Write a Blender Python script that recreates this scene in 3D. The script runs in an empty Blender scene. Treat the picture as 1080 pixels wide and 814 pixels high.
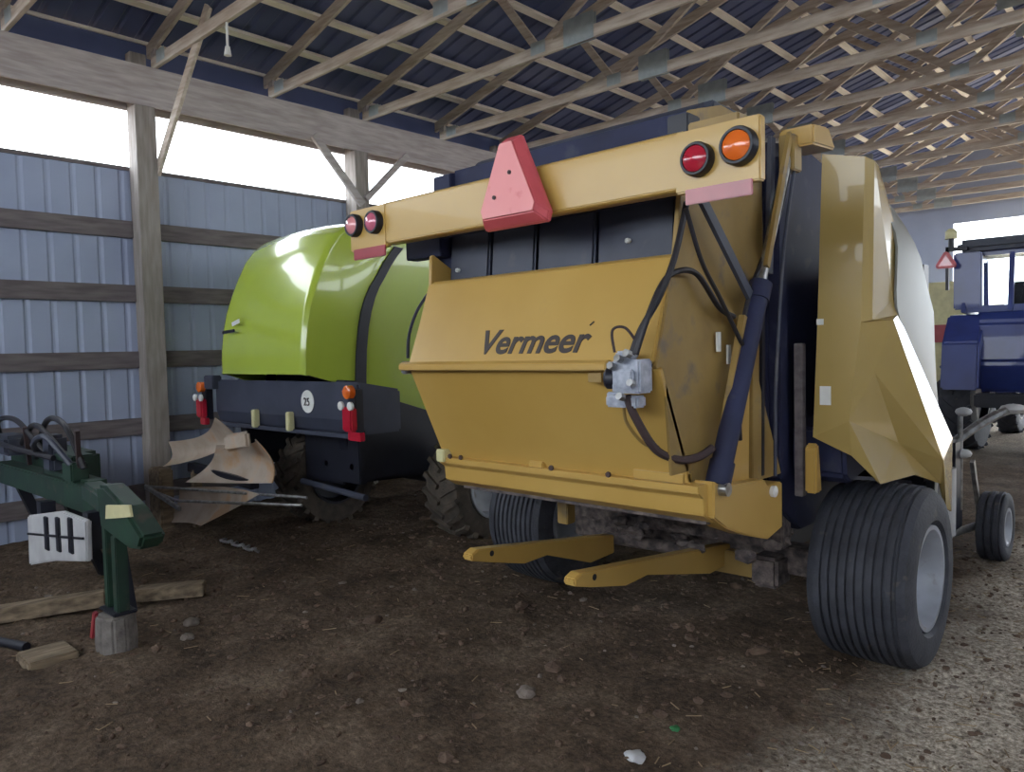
import bpy, bmesh, math, random
from mathutils import Vector, Matrix, noise
random.seed(7)
COL = bpy.context.scene.collection
PI = math.pi

# ------------------------------------------------------------------ materials
def srgb(r, g, b):
    f = lambda c: (c/255/12.92) if c/255 <= .04045 else ((c/255+.055)/1.055)**2.4
    return (f(r), f(g), f(b), 1)

def mat(name, c1, c2=None, rough=.6, metal=0., scale=6., bump=0., bscale=40., coat=0., spots=None, detail=5., stretch=None, spec=.5):
    m = bpy.data.materials.new(name); m.use_nodes = True
    nt = m.node_tree; b = nt.nodes['Principled BSDF']
    tc = nt.nodes.new('ShaderNodeTexCoord')
    vec = tc.outputs['Object']
    if stretch:
        mp = nt.nodes.new('ShaderNodeMapping'); mp.inputs['Scale'].default_value = stretch
        nt.links.new(vec, mp.inputs['Vector']); vec = mp.outputs['Vector']
    n = nt.nodes.new('ShaderNodeTexNoise'); n.inputs['Scale'].default_value = scale; n.inputs['Detail'].default_value = detail
    nt.links.new(vec, n.inputs['Vector'])
    r = nt.nodes.new('ShaderNodeValToRGB')
    r.color_ramp.elements[0].position = .35; r.color_ramp.elements[1].position = .68
    r.color_ramp.elements[0].color = c2 or tuple(x*.8 for x in c1[:3])+(1,)
    r.color_ramp.elements[1].color = c1
    nt.links.new(n.outputs['Fac'], r.inputs['Fac'])
    out = r.outputs['Color']
    if spots:                                   # (colour, scale, threshold) dried mud / dust
        n2 = nt.nodes.new('ShaderNodeTexNoise'); n2.inputs['Scale'].default_value = spots[1]; n2.inputs['Detail'].default_value = 8
        nt.links.new(tc.outputs['Object'], n2.inputs['Vector'])
        r2 = nt.nodes.new('ShaderNodeValToRGB'); r2.color_ramp.elements[0].position = spots[2]; r2.color_ramp.elements[1].position = spots[2]+.12
        nt.links.new(n2.outputs['Fac'], r2.inputs['Fac'])
        mx = nt.nodes.new('ShaderNodeMixRGB'); nt.links.new(r2.outputs['Color'], mx.inputs['Fac'])
        nt.links.new(out, mx.inputs[1]); mx.inputs[2].default_value = spots[0]; out = mx.outputs['Color']
    nt.links.new(out, b.inputs['Base Color'])
    b.inputs['Roughness'].default_value = rough; b.inputs['Metallic'].default_value = metal
    b.inputs['Coat Weight'].default_value = coat
    b.inputs['Specular IOR Level'].default_value = spec
    if bump:
        n3 = nt.nodes.new('ShaderNodeTexNoise'); n3.inputs['Scale'].default_value = bscale; n3.inputs['Detail'].default_value = 6
        nt.links.new(vec, n3.inputs['Vector'])
        bp = nt.nodes.new('ShaderNodeBump'); bp.inputs['Strength'].default_value = bump; bp.inputs['Distance'].default_value = .02
        nt.links.new(n3.outputs['Fac'], bp.inputs['Height']); nt.links.new(bp.outputs['Normal'], b.inputs['Normal'])
    return m

dust = srgb(120, 104, 84)
M = dict(
 gold=mat('gold paint', srgb(192,157,86), srgb(182,146,74), rough=.34, scale=1.5, spots=(srgb(168,140,90), 3, .70), coat=.15),
 goldflat=mat('dusty gold paint', srgb(164,136,80), srgb(138,112,62), rough=.5, scale=3, spots=(dust, 6, .56)),
 shield=mat('gold shield plastic', srgb(176,152,96), srgb(164,140,82), rough=.26, scale=1.2, coat=.3),
 silver=mat('silver shield plastic', srgb(132,132,124), srgb(122,122,116), rough=.5, scale=1, spec=.3),
 green=mat('lime green paint', srgb(172,190,70), srgb(162,180,64), rough=.2, scale=1, coat=.6),
 greenold=mat('old dark green paint', srgb(34,64,48), srgb(28,48,40), rough=.55, scale=6, spots=(srgb(70,66,56), 8, .58)),
 black=mat('black paint', srgb(30,32,44), srgb(22,24,34), rough=.45, scale=4),
 navy=mat('black panels tinted shade blue', srgb(34,40,74), srgb(24,28,56), rough=.7, scale=3, spots=(srgb(56,58,76), 6, .6)),  # black parts, with the blue of the shade put into the colour
 char=mat('charcoal bumper', srgb(62,66,82), srgb(52,56,70), rough=.5, scale=3),
 slate=mat('dark grey rubber sheet', srgb(66,70,84), srgb(54,58,72), rough=.5, scale=3, spots=(srgb(80,80,86), 7, .6)),
 rubber=mat('tyre rubber', srgb(68,70,78), srgb(50,52,60), rough=.75, scale=8, bump=.3, bscale=60, spots=(srgb(104,96,86), 9, .64)),
 muddy=mat('muddy tyre rubber', srgb(92,82,72), srgb(64,58,52), rough=.9, scale=9, bump=.4, bscale=50),
 rim=mat('grey wheel rim', srgb(176,182,192), srgb(150,154,162), rough=.4, scale=4, spots=(srgb(120,112,100), 7, .6)),
 steel=mat('worn bare steel', srgb(176,176,176), srgb(130,128,124), rough=.32, metal=.8, scale=20),
 zinc=mat('zinc plated block', srgb(186,190,200), srgb(140,146,160), rough=.4, metal=.4, scale=25),
 mould=mat('scoured mouldboard steel', srgb(206,196,184), srgb(176,156,136), rough=.4, metal=.15, scale=3, spots=(srgb(196,160,124), 3, .52)),
 hose=mat('black hose', srgb(34,32,40), srgb(28,26,32), rough=.5),
 hosebrown=mat('brown sleeved hose', srgb(70,54,54), srgb(54,42,44), rough=.7),
 red=mat('red lens', srgb(190,40,62), srgb(170,30,50), rough=.15, coat=.8),
 amber=mat('amber lens', srgb(236,120,44), srgb(224,104,36), rough=.15, coat=.8),
 palelens=mat('glare washed amber lens', srgb(226,150,150), srgb(210,130,140), rough=.15, coat=.8),  # amber lens, pale wash of glare put into its colour
 palered=mat('glare washed red lens', srgb(206,110,132), srgb(190,96,120), rough=.15, coat=.8),  # red lens paled by painted-in glare
 reflect=mat('dull red reflector', srgb(164,60,68), srgb(146,50,60), rough=.3, coat=.3),
 pink=mat('faded fluorescent sheet', srgb(240,158,156), srgb(234,148,148), rough=.5, scale=3, spots=(srgb(214,104,104), 8, .62)),
 pinkdark=mat('red reflective border', srgb(206,92,98), srgb(190,80,88), rough=.35, scale=5),
 white=mat('white paint', srgb(226,226,222), srgb(206,206,202), rough=.5, scale=8),
 cream=mat('cream decal', srgb(214,208,160), srgb(196,190,146), rough=.5, scale=8),
 letter=mat('black lettering', srgb(56,48,46), srgb(50,42,42), rough=.5),
 wood=mat('truss lumber', srgb(210,200,188), srgb(176,160,144), rough=.75, scale=3, stretch=(1,8,8), bump=.15, bscale=30),
 woodpurlin=mat('pale purlin lumber', srgb(246,238,226), srgb(230,220,204), rough=.75, scale=3, stretch=(8,1,8)),
 post=mat('grey post lumber', srgb(158,150,144), srgb(132,124,118), rough=.8, scale=3, stretch=(8,8,1), bump=.2, bscale=30),
 girt=mat('weathered girt lumber', srgb(120,112,112), srgb(96,88,90), rough=.85, scale=3, stretch=(8,1,8)),
 header=mat('header lumber', srgb(186,178,176), srgb(160,150,148), rough=.8, scale=3, stretch=(8,1,8)),
 plank=mat('dirty timber', srgb(150,132,108), srgb(98,84,68), rough=.85, scale=4, stretch=(6,1,6), bump=.3),
 plate=mat('galvanised gusset plate', srgb(176,186,188), srgb(158,168,172), rough=.5, metal=.2, scale=10),
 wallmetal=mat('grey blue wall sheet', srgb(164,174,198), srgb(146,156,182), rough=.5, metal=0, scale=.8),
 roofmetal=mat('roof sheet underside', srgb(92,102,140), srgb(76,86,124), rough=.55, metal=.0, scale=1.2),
 concrete=mat('concrete', srgb(128,122,116), srgb(96,90,86), rough=.9, scale=12, bump=.4),
 stone=mat('stone', srgb(140,128,118), srgb(104,94,86), rough=.9, scale=9, bump=.5),
 straw=mat('straw bits', srgb(168,146,112), srgb(120,100,76), rough=.9, scale=2),
 clod=mat('soil clods', srgb(112,92,76), srgb(78,62,52), rough=.95, scale=9, bump=.5),
 weed=mat('green scrap', srgb(70,150,90), srgb(50,120,70), rough=.6),
 blue=mat('tractor blue paint', srgb(56,72,140), srgb(46,58,118), rough=.35, scale=2, coat=.3),
 grime=mat('caked grease and chaff', srgb(122,110,104), srgb(62,56,58), rough=.95, scale=18, bump=.8, bscale=30),
 whitegrey=mat('off white plastic', srgb(206,206,206), srgb(180,180,182), rough=.4, scale=4),
)
def glassmat():
    m = bpy.data.materials.new('cab glass'); m.use_nodes = True
    b = m.node_tree.nodes['Principled BSDF']; b.inputs['Transmission Weight'].default_value = 1
    b.inputs['Roughness'].default_value = .02; b.inputs['Base Color'].default_value = (.9, .97, .97, 1); b.inputs['IOR'].default_value = 1.05
    return m
M['glass'] = glassmat()

# ------------------------------------------------------------------ mesh helpers
class MB:
    def __init__(s): s.b = bmesh.new()
    def faces(s, vs, fs):
        v = [s.b.verts.new(p) for p in vs]
        for f in fs:
            try: s.b.faces.new([v[i] for i in f])
            except ValueError: pass
        return s
    def box(s, x0, x1, y0, y1, z0, z1):
        return s.faces([(x0,y0,z0),(x1,y0,z0),(x1,y1,z0),(x0,y1,z0),(x0,y0,z1),(x1,y0,z1),(x1,y1,z1),(x0,y1,z1)],
                       [(0,3,2,1),(4,5,6,7),(0,1,5,4),(1,2,6,5),(2,3,7,6),(3,0,4,7)])
    def bar(s, a, b, w, h, up=(0,0,1)):            # rectangular bar from a to b, w sideways, h along up
        a = Vector(a); b = Vector(b); d = (b-a).normalized(); u = Vector(up)
        sd = d.cross(u)
        if sd.length < 1e-4: sd = d.cross(Vector((1,0,0)))
        sd.normalize(); u = sd.cross(d).normalized()
        vs = []
        for p in (a, b):
            for i, j in ((-1,-1),(1,-1),(1,1),(-1,1)): vs.append(p + sd*i*w/2 + u*j*h/2)
        return s.faces(vs, [(0,3,2,1),(4,5,6,7),(0,1,5,4),(1,2,6,5),(2,3,7,6),(3,0,4,7)])
    def tube(s, pts, r, n=10, cap=True):
        pts = [Vector(p) for p in pts]; R = r if isinstance(r, (list, tuple)) else [r]*len(pts)
        rings = []; prev = None
        for i, p in enumerate(pts):
            d = (pts[min(i+1, len(pts)-1)] - pts[max(i-1, 0)]).normalized()
            if prev is None:
                prev = d.orthogonal().normalized()
            prev = (prev - d*prev.dot(d)).normalized(); q = d.cross(prev)
            rings.append([s.b.verts.new(p + (prev*math.cos(2*PI*k/n) + q*math.sin(2*PI*k/n))*R[i]) for k in range(n)])
        for A, B in zip(rings, rings[1:]):
            for k in range(n): s.b.faces.new((A[k], A[(k+1) % n], B[(k+1) % n], B[k]))
        if cap:
            s.b.faces.new(rings[0][::-1]); s.b.faces.new(rings[-1])
        return s
    def prism(s, poly, x0, x1, axis='X'):          # polygon in the plane across axis, extruded from x0 to x1
        n = len(poly)
        def P(a, b, c): return {'X':(c,a,b), 'Y':(a,c,b), 'Z':(a,b,c)}[axis]
        vs = [P(a,b,x0) for a,b in poly] + [P(a,b,x1) for a,b in poly]
        return s.faces(vs, [tuple(range(n)), tuple(range(2*n-1, n-1, -1))] + [(i,(i+1)%n,n+(i+1)%n,n+i) for i in range(n)])
    def lathe(s, prof, c, axis='X', n=48):         # prof: (offset along axis, radius)
        rings = []
        for (o, r) in prof:
            ring = []
            for k in range(n):
                a = 2*PI*k/n; ca, sa = r*math.cos(a), r*math.sin(a)
                p = {'X':(c[0]+o, c[1]+ca, c[2]+sa), 'Y':(c[0]+ca, c[1]+o, c[2]+sa), 'Z':(c[0]+ca, c[1]+sa, c[2]+o)}[axis]
                ring.append(s.b.verts.new(p))
            rings.append(ring)
        for A, B in zip(rings, rings[1:]):
            for k in range(n): s.b.faces.new((A[k], A[(k+1) % n], B[(k+1) % n], B[k]))
        return s
    def disc(s, prof, c, d, n=28):                 # lathe about an arbitrary direction d
        d = Vector(d).normalized(); u = d.orthogonal().normalized(); w = d.cross(u); c = Vector(c)
        rings = [[s.b.verts.new(c + d*o + (u*math.cos(2*PI*k/n)+w*math.sin(2*PI*k/n))*max(r,1e-4)) for k in range(n)] for o, r in prof]
        for A, B in zip(rings, rings[1:]):
            for k in range(n): s.b.faces.new((A[k], A[(k+1) % n], B[(k+1) % n], B[k]))
        return s
    def surf(s, fn, nu, nv, th=None):              # fn(u,v)->point ; optional thickness vector
        g = [[Vector(fn(i/nu, j/nv)) for j in range(nv+1)] for i in range(nu+1)]
        def lay(off, flip):
            V = [[s.b.verts.new(p+off) for p in row] for row in g]
            for i in range(nu):
                for j in range(nv):
                    f = (V[i][j], V[i+1][j], V[i+1][j+1], V[i][j+1]); s.b.faces.new(f[::-1] if flip else f)
            return V
        A = lay(Vector((0,0,0)), False)
        if th:
            B = lay(Vector(th), True)
            per = [(i,0) for i in range(nu)]+[(nu,j) for j in range(nv)]+[(i,nv) for i in range(nu,0,-1)]+[(0,j) for j in range(nv,0,-1)]
            for (a,b),(c,d) in zip(per, per[1:]+per[:1]): s.b.faces.new((A[a][b], B[a][b], B[c][d], A[c][d]))
        return s
    def build(s, name, m, parent=None, smooth=False, bevel=0., **tags):
        bmesh.ops.remove_doubles(s.b, verts=s.b.verts, dist=1e-5)
        bmesh.ops.recalc_face_normals(s.b, faces=s.b.faces)
        if bevel:
            es = [e for e in s.b.edges if len(e.link_faces) == 2 and e.calc_face_angle(0) > .5]
            try: bmesh.ops.bevel(s.b, geom=es, offset=bevel, segments=2, affect='EDGES', clamp_overlap=True)
            except Exception: pass
        me = bpy.data.meshes.new(name)
        if parent is not None:
            off = Vector(parent.location) if parent.parent is None else Vector(parent.parent.location)
            bmesh.ops.translate(s.b, verts=s.b.verts, vec=-off)
        s.b.to_mesh(me); s.b.free()
        me.materials.append(M[m] if isinstance(m, str) else m)
        if smooth:
            for p in me.polygons: p.use_smooth = True
            try: me.set_sharp_from_angle(angle=math.radians(38))
            except Exception: pass
        o = bpy.data.objects.new(name, me); COL.objects.link(o)
        if parent is not None: o.parent = parent
        for k, v in tags.items(): o[k] = v
        return o

def thing(name, label, cat, loc, group=None):
    o = bpy.data.objects.new(name, None); COL.objects.link(o); o.location = loc
    o.empty_display_size = .2
    o['label'] = label; o['category'] = cat
    if group: o['group'] = group
    return o
def single(mb, name, m, label, cat, group=None, loc=None, smooth=False, bevel=0., kind=None):
    o = mb.build(name, m, None, smooth, bevel)
    o['label'] = label; o['category'] = cat
    if group: o['group'] = group
    if kind: o['kind'] = kind
    return o
def struct(mb, name, m, **k):
    o = mb.build(name, m, None, **k); o['kind'] = 'structure'; return o
def copy_tree(o, parent=None):
    c = o.copy(); COL.objects.link(c); c.parent = parent
    for ch in list(o.children): copy_tree(ch, c)
    return c
ORD = ['first','second','third','fourth','fifth','sixth','seventh','eighth','ninth','tenth','eleventh','twelfth','thirteenth','fourteenth','fifteenth','sixteenth','seventeenth','eighteenth','nineteenth','twentieth','twenty-first','twenty-second']

# ------------------------------------------------------------------ the shed
XL, XR, Y0, YE = -8.60, 4.0, -5.0, 20.7        # left wall, right side, back end, far end
RX = -2.3                                       # ridge
def roof_z(x, base=5.02): return base + .268*(min(x, 2*RX-x) + 8.45)

# ground
def gz(x, y):
    if x < -9.5 or x > 5 or y < -5 or y > 22: return -.01
    p = Vector((x, y, 0))
    h = .030*noise.noise(p*.9) + .020*noise.noise(p*2.7+Vector((5,1,0))) + .022*abs(noise.noise(p*6)) + .018*noise.noise(p*11)
    h += .022*math.sin((x*.45-y*1.0+noise.noise(p*.8)*.9)*3.3)*max(0, min(1, (y+1.2)/3))*.6
    return h - .012
def lines(a, b, fa, fb, fine, coarse):
    r = []; t = a
    while t < b:
        r.append(t); t += fine if fa <= t < fb else coarse
    r.append(b); return r
g = MB()
xs = [-60,-30,-15]+lines(-10, 6, -8.6, .2, .045, .3)+[12,30,60]; ys = [-40,-15,-8]+lines(-5, 24, .6, 8.5, .045, .3)+[40,70]
V = [[g.b.verts.new((x, y, gz(x, y))) for y in ys] for x in xs]
for i in range(len(xs)-1):
    for j in range(len(ys)-1): g.b.faces.new((V[i][j], V[i+1][j], V[i+1][j+1], V[i][j+1]))
def dirt():
    m = bpy.data.materials.new('trodden dirt'); m.use_nodes = True; nt = m.node_tree; b = nt.nodes['Principled BSDF']
    tc = nt.nodes.new('ShaderNodeTexCoord'); N = lambda t: nt.nodes.new(t); L = nt.links.new
    def ns(sc, de=6, ro=.6):
        n = N('ShaderNodeTexNoise'); n.inputs['Scale'].default_value = sc; n.inputs['Detail'].default_value = de; n.inputs['Roughness'].default_value = ro
        L(tc.outputs['Object'], n.inputs['Vector']); return n
    def ramp(src, stops):
        r = N('ShaderNodeValToRGB'); e = r.color_ramp.elements
        e[0].position, e[0].color = stops[0]; e[1].position, e[1].color = stops[-1]
        for p, c in stops[1:-1]:
            x = e.new(p); x.color = c
        L(src, r.inputs['Fac']); return r
    c1 = ramp(ns(2.2).outputs['Fac'], [(.3, srgb(72,60,50)), (.5, srgb(98,83,69)), (.7, srgb(124,108,92))])
    c2 = ramp(ns(26, 8, .75).outputs['Fac'], [(.40, (.45,.45,.45,1)), (.55, (1,1,1,1)), (.72, (1.9,1.85,1.75,1))])
    mx = N('ShaderNodeMixRGB'); mx.blend_type = 'MULTIPLY'; mx.inputs['Fac'].default_value = .8
    L(c1.outputs['Color'], mx.inputs[1]); L(c2.outputs['Color'], mx.inputs[2])
    # pale chaff and gravel at the right, colour brightened in place of daylight
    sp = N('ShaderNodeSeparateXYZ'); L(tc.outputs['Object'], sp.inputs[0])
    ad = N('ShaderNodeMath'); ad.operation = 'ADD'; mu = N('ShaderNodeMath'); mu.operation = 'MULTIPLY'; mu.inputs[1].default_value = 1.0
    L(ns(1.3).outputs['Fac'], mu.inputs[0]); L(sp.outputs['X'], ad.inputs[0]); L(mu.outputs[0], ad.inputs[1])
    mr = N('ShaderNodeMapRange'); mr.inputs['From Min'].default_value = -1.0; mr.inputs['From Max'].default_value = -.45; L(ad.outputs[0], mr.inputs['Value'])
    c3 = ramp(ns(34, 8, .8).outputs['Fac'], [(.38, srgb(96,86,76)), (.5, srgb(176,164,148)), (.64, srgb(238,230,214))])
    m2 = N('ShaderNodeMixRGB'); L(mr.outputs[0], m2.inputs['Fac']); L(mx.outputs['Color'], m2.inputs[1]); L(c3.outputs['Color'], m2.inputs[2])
    my = N('ShaderNodeMapRange'); my.inputs['From Min'].default_value = 12; my.inputs['From Max'].default_value = 20; L(sp.outputs['Y'], my.inputs['Value'])  # paler colour towards the far end, added to bounce light onto the ceiling
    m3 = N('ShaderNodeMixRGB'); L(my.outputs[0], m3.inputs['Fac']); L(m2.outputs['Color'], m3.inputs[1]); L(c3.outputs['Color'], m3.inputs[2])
    L(m3.outputs['Color'], b.inputs['Base Color']); b.inputs['Roughness'].default_value = .95; b.inputs['Specular IOR Level'].default_value = .2
    bp = N('ShaderNodeBump'); bp.inputs['Strength'].default_value = .9; bp.inputs['Distance'].default_value = .03
    L(ns(14, 9, .7).outputs['Fac'], bp.inputs['Height']); L(bp.outputs['Normal'], b.inputs['Normal'])
    return m
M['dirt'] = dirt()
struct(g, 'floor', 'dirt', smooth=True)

# left wall: ribbed sheets, strip opening under the header
def ribbed(x, ya, yb, za, zb, sgn=1):
    m = MB(); pts = []; y = ya; k = 0
    while y < yb:
        pts += [(y, 0), (min(y+.17,yb), 0), (min(y+.19,yb), .011), (min(y+.21,yb), .011)]; y += .235
    pts.append((yb, 0))
    v0 = [m.b.verts.new((x-sgn*d, y, za)) for y, d in pts]; v1 = [m.b.verts.new((x-sgn*d, y, zb)) for y, d in pts]
    for i in range(len(pts)-1): m.b.faces.new((v0[i], v0[i+1], v1[i+1], v1[i]))
    m.b.faces.ensure_lookup_table()
    r = bmesh.ops.solidify(m.b, geom=m.b.faces[:], thickness=.006)
    return m
struct(ribbed(XL, Y0, YE, -.05, 3.79), 'wall_left', 'wallmetal')
struct(MB().box(XL-.03, XL+.05, Y0, YE, 4.90, 5.12), 'trim_1', 'roofmetal')
struct(MB().box(XL-.03, XL+.02, Y0, YE, 3.76, 3.80), 'trim_2', 'girt')
for i, z in enumerate((3.13, 2.45, 1.74, 1.02, .30)):
    single(MB().box(XL+.012, XL+.055, Y0, YE, z-.09, z+.09), 'wall_girt', 'girt',
           'long horizontal grey board across the metal wall, %s girt below the strip opening' % ORD[i], 'wall girt', 'horizontal girts on the metal wall', bevel=.004)
# header: paired beam on the posts
hb = thing('header_beam', 'long pale double header beam above the strip opening, carried on the posts', 'beam', (-8.35, 8, 4.4))
MB().box(-8.43, -8.37, Y0, YE, 4.44, 4.84).build('beam_ply', 'header', hb, bevel=.006)
MB().box(-8.62, -8.575, Y0, YE, 4.40, 4.86).build('beam_ply', 'header', hb, bevel=.006)
MB().box(-8.372, -8.345, Y0, YE, 4.41, 4.47).build('ledger_strip', 'header', hb, bevel=.004)
# posts along the left wall
post_y = [3.36 + 2.75*k for k in range(-3, 7)]
pm = MB(); pm.box(-8.575, -8.432, -.085, .085, -.1, 4.98); pm.box(-8.425, -8.30, -.105, .105, -.1, 4.40)
pproto = None
pl = {0:'tall grey post standing behind the green implement, braced at its top',
      1:'tall grey post rising behind the green baler, with two knee braces'}
k0 = 0
for k, y in enumerate(post_y):
    if k-3 < 0 : continue
    if pproto is None:
        o = pm.build('wooden_post', 'post', None, bevel=.006); pproto = o
    else:
        o = pproto.copy(); COL.objects.link(o)
    o.location = (0, y, 0); j = k-3
    o['label'] = pl.get(j, 'grey wall post hidden along the metal wall, %s beyond the braced pair of posts' % ORD[max(0, j-2)]); o['category'] = 'post'; o['group'] = 'posts along the metal wall'
single(MB().bar((-8.36, 3.478, 3.72), (-7.22, 3.565, 5.14), .11, .04, (0,1,0)), 'knee_brace', 'wood', 'pale diagonal brace rising from the near post up to the truss', 'brace', 'knee braces', bevel=.004)
single(MB().bar((-8.278, 5.38, 4.47), (-8.278, 6.08, 3.70), .10, .05, (1,0,0)), 'knee_brace', 'header', 'left diagonal brace of the V at the far post top', 'brace', 'knee braces', bevel=.004)
single(MB().bar((-8.278, 6.86, 4.47), (-8.278, 6.14, 3.78), .08, .05, (1,0,0)), 'knee_brace', 'header', 'right diagonal brace of the V at the far post top', 'brace', 'knee braces', bevel=.004)

# roof: sheets, purlins, trusses
def roofsheet(xa, xb):
    m = MB(); y = Y0-.5; pts = []
    while y < YE+.5:
        pts += [(y, 0), (y+.16, 0), (y+.18, .022), (y+.21, .022)]; y += .23
    za, zb = roof_z(xa)+.22, roof_z(xb)+.22
    v0 = [m.b.verts.new((xa, y, za+d)) for y, d in pts]; v1 = [m.b.verts.new((xb, y, zb+d)) for y, d in pts]
    for i in range(len(pts)-1): m.b.faces.new((v0[i], v0[i+1], v1[i+1], v1[i]))
    bmesh.ops.solidify(m.b, geom=m.b.faces[:], thickness=.006)
    return m
EAVE = .35
RWY = 17.0      # solid part of the right side, out of view, length set to limit side light
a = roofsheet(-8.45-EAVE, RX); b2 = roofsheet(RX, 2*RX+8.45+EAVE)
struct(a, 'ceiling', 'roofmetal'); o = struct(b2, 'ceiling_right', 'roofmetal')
sl = math.atan(.268)
npur = 0
for side in (0, 1):
    for i in range(11):
        x = -8.62 + i*.615
        if side: x = 2*RX - x
        z = roof_z(x) + .155 + .02
        s_ = 1 if side == 0 else -1
        up = Vector((-math.sin(sl)*s_, 0, math.cos(sl)))
        m = MB().bar((x, Y0-.3, z), (x, YE+.3, z), .085, .042, up)
        lab = '%s purlin up from the left wall eave, pale lumber under the roof sheets' % ORD[i] if side == 0 else '%s purlin on the far roof slope past the ridge, counted from the open side' % ORD[i]
        single(m, 'roof_purlin', 'woodpurlin', lab, 'purlin', 'purlins under the roof sheets')
TY = [3.52 + 1.375*k for k in range(-6, 13)]
tp = thing('roof_truss', '', 'roof truss', (-8.45, 0, 4.84), 'wooden roof trusses')
ZB = 4.90; w = .042; zt = lambda x: roof_z(x)+.06
XR2 = 2*RX+8.45
MB().bar((-8.45,0,ZB), (XR2,0,ZB), w, .12, (0,0,1)).build('bottom_chord', 'wood', tp, bevel=.003)
for xa in (-8.45-EAVE, XR2+EAVE):
    MB().bar((xa,0,zt(xa)), (RX,0,zt(RX)), w, .13, (0,0,1)).build('top_chord', 'wood', tp, bevel=.003)
for s_ in (0, 1):
    fx = (lambda x: x) if s_ == 0 else (lambda x: 2*RX-x)
    yo = .0
    MB().bar((fx(-5.35),yo,ZB+.02), (fx(-5.95),yo,zt(-5.95)-.04), w*.96, .085, (0,0,1)).build('web_member', 'wood', tp)
    MB().bar((fx(-5.30),yo,ZB+.02), (fx(-2.5),yo,zt(-2.5)-.06), w*.96, .085, (0,0,1)).build('web_member', 'wood', tp)
    MB().bar((fx(-2.32),yo,ZB+.02), (fx(-4.1),yo,zt(-4.1)-.04), w*.96, .085, (0,0,1)).build('web_member', 'wood', tp)
    MB().bar((fx(-8.40),yo,4.96), (fx(-8.40),yo,zt(-8.40)), w*.98, .10, (1,0,0)).build('heel_block', 'header', tp)
    for px in (-5.34, -2.32, -8.2):
        if s_ and px == -2.32: continue
        m = MB()
        for q in (-1, 1): m.box(fx(px)-.10, fx(px)+.10, q*.0235-.0015, q*.0235+.0015, ZB-.03, ZB+.10)
        m.build('nail_plate', 'plate', tp)
    m = MB()
    for q in (-1, 1): m.box(fx(-4.8)-.19, fx(-4.8)+.19, q*.025-.002, q*.025+.002, ZB-.07, ZB+.20)
    m.build('splice_plate', 'plate', tp)
m = MB()
for q in (-1, 1): m.box(RX-.16, RX+.16, q*.0245-.0015, q*.0245+.0015, zt(RX)-.22, zt(RX)+.04)
m.build('ridge_plate', 'plate', tp)
for k, y in enumerate(TY):
    o = tp if k == 0 else copy_tree(tp)
    o.location = (-8.45, y, 4.84)
    j = k-6
    if j == 0: lab = 'wooden truss landing on the near post at the left wall'
    elif j < 0: lab = 'wooden roof truss overhead, %s on the viewer side of the near post' % ORD[-j-1]
    else: lab = 'wooden roof truss, %s beyond the one on the near post' % ORD[j-1]
    o['label'] = lab
# far end wall with open doorway, right side, back end
m = MB().box(XL, -4.75, YE, YE+.08, -.05, 4.52); struct(m, 'wall_far', 'wallmetal')
m = MB().prism([(XL-.2, 4.52), (XR2+.2, 4.52), (XR2+.2, 5.1), (RX, 6.85), (XL-.2, 5.1)], YE, YE+.08, 'Y'); struct(m, 'wall_gable', 'wallmetal')
m = MB().prism([(XL-.2, -.05), (XR2+.2, -.05), (XR2+.2, 3.0), (XL-.2, 3.0)], Y0-.1, Y0-.02, 'Y').prism([(XL-.2, 4.86), (XR2+.2, 4.86), (XR2+.2, 5.1), (RX, 6.85), (XL-.2, 5.1)], Y0-.1, Y0-.02, 'Y'); struct(m, 'wall_back', 'wallmetal')  # unseen back wall, its high opening shaped to set the fill light
struct(MB().box(XR2+.07, XR2+.12, Y0, RWY, -.05, 4.0), 'wall_right', 'wallmetal')
rp = None
for k in range(9):
    y = -4.5+3.1*k
    if rp is None: rp = MB().box(XR2-.10, XR2+.06, -.08, .08, -.1, 4.84).build('wooden_post', 'post', None, bevel=.006); o = rp
    else: o = rp.copy(); COL.objects.link(o)
    o.location = (0, y, 0); o['category'] = 'post'; o['group'] = 'posts of the open shed front'; o['label'] = 'grey post of the open shed front, outside the picture to the right'
struct(MB().box(XR2-.06, XR2+.0, Y0, YE, 4.45, 4.84), 'trim_3', 'header')
single(MB().tube([(-6.79,3.52,4.86),(-6.79,3.52,4.62)], .012, 8).tube([(-6.79,3.52,4.62),(-6.79,3.52,4.54)], [.022,.035], 12), 'hanging_lamp_socket', 'white', 'small white bare lamp holder hanging under the near truss', 'lamp', smooth=True)

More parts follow.
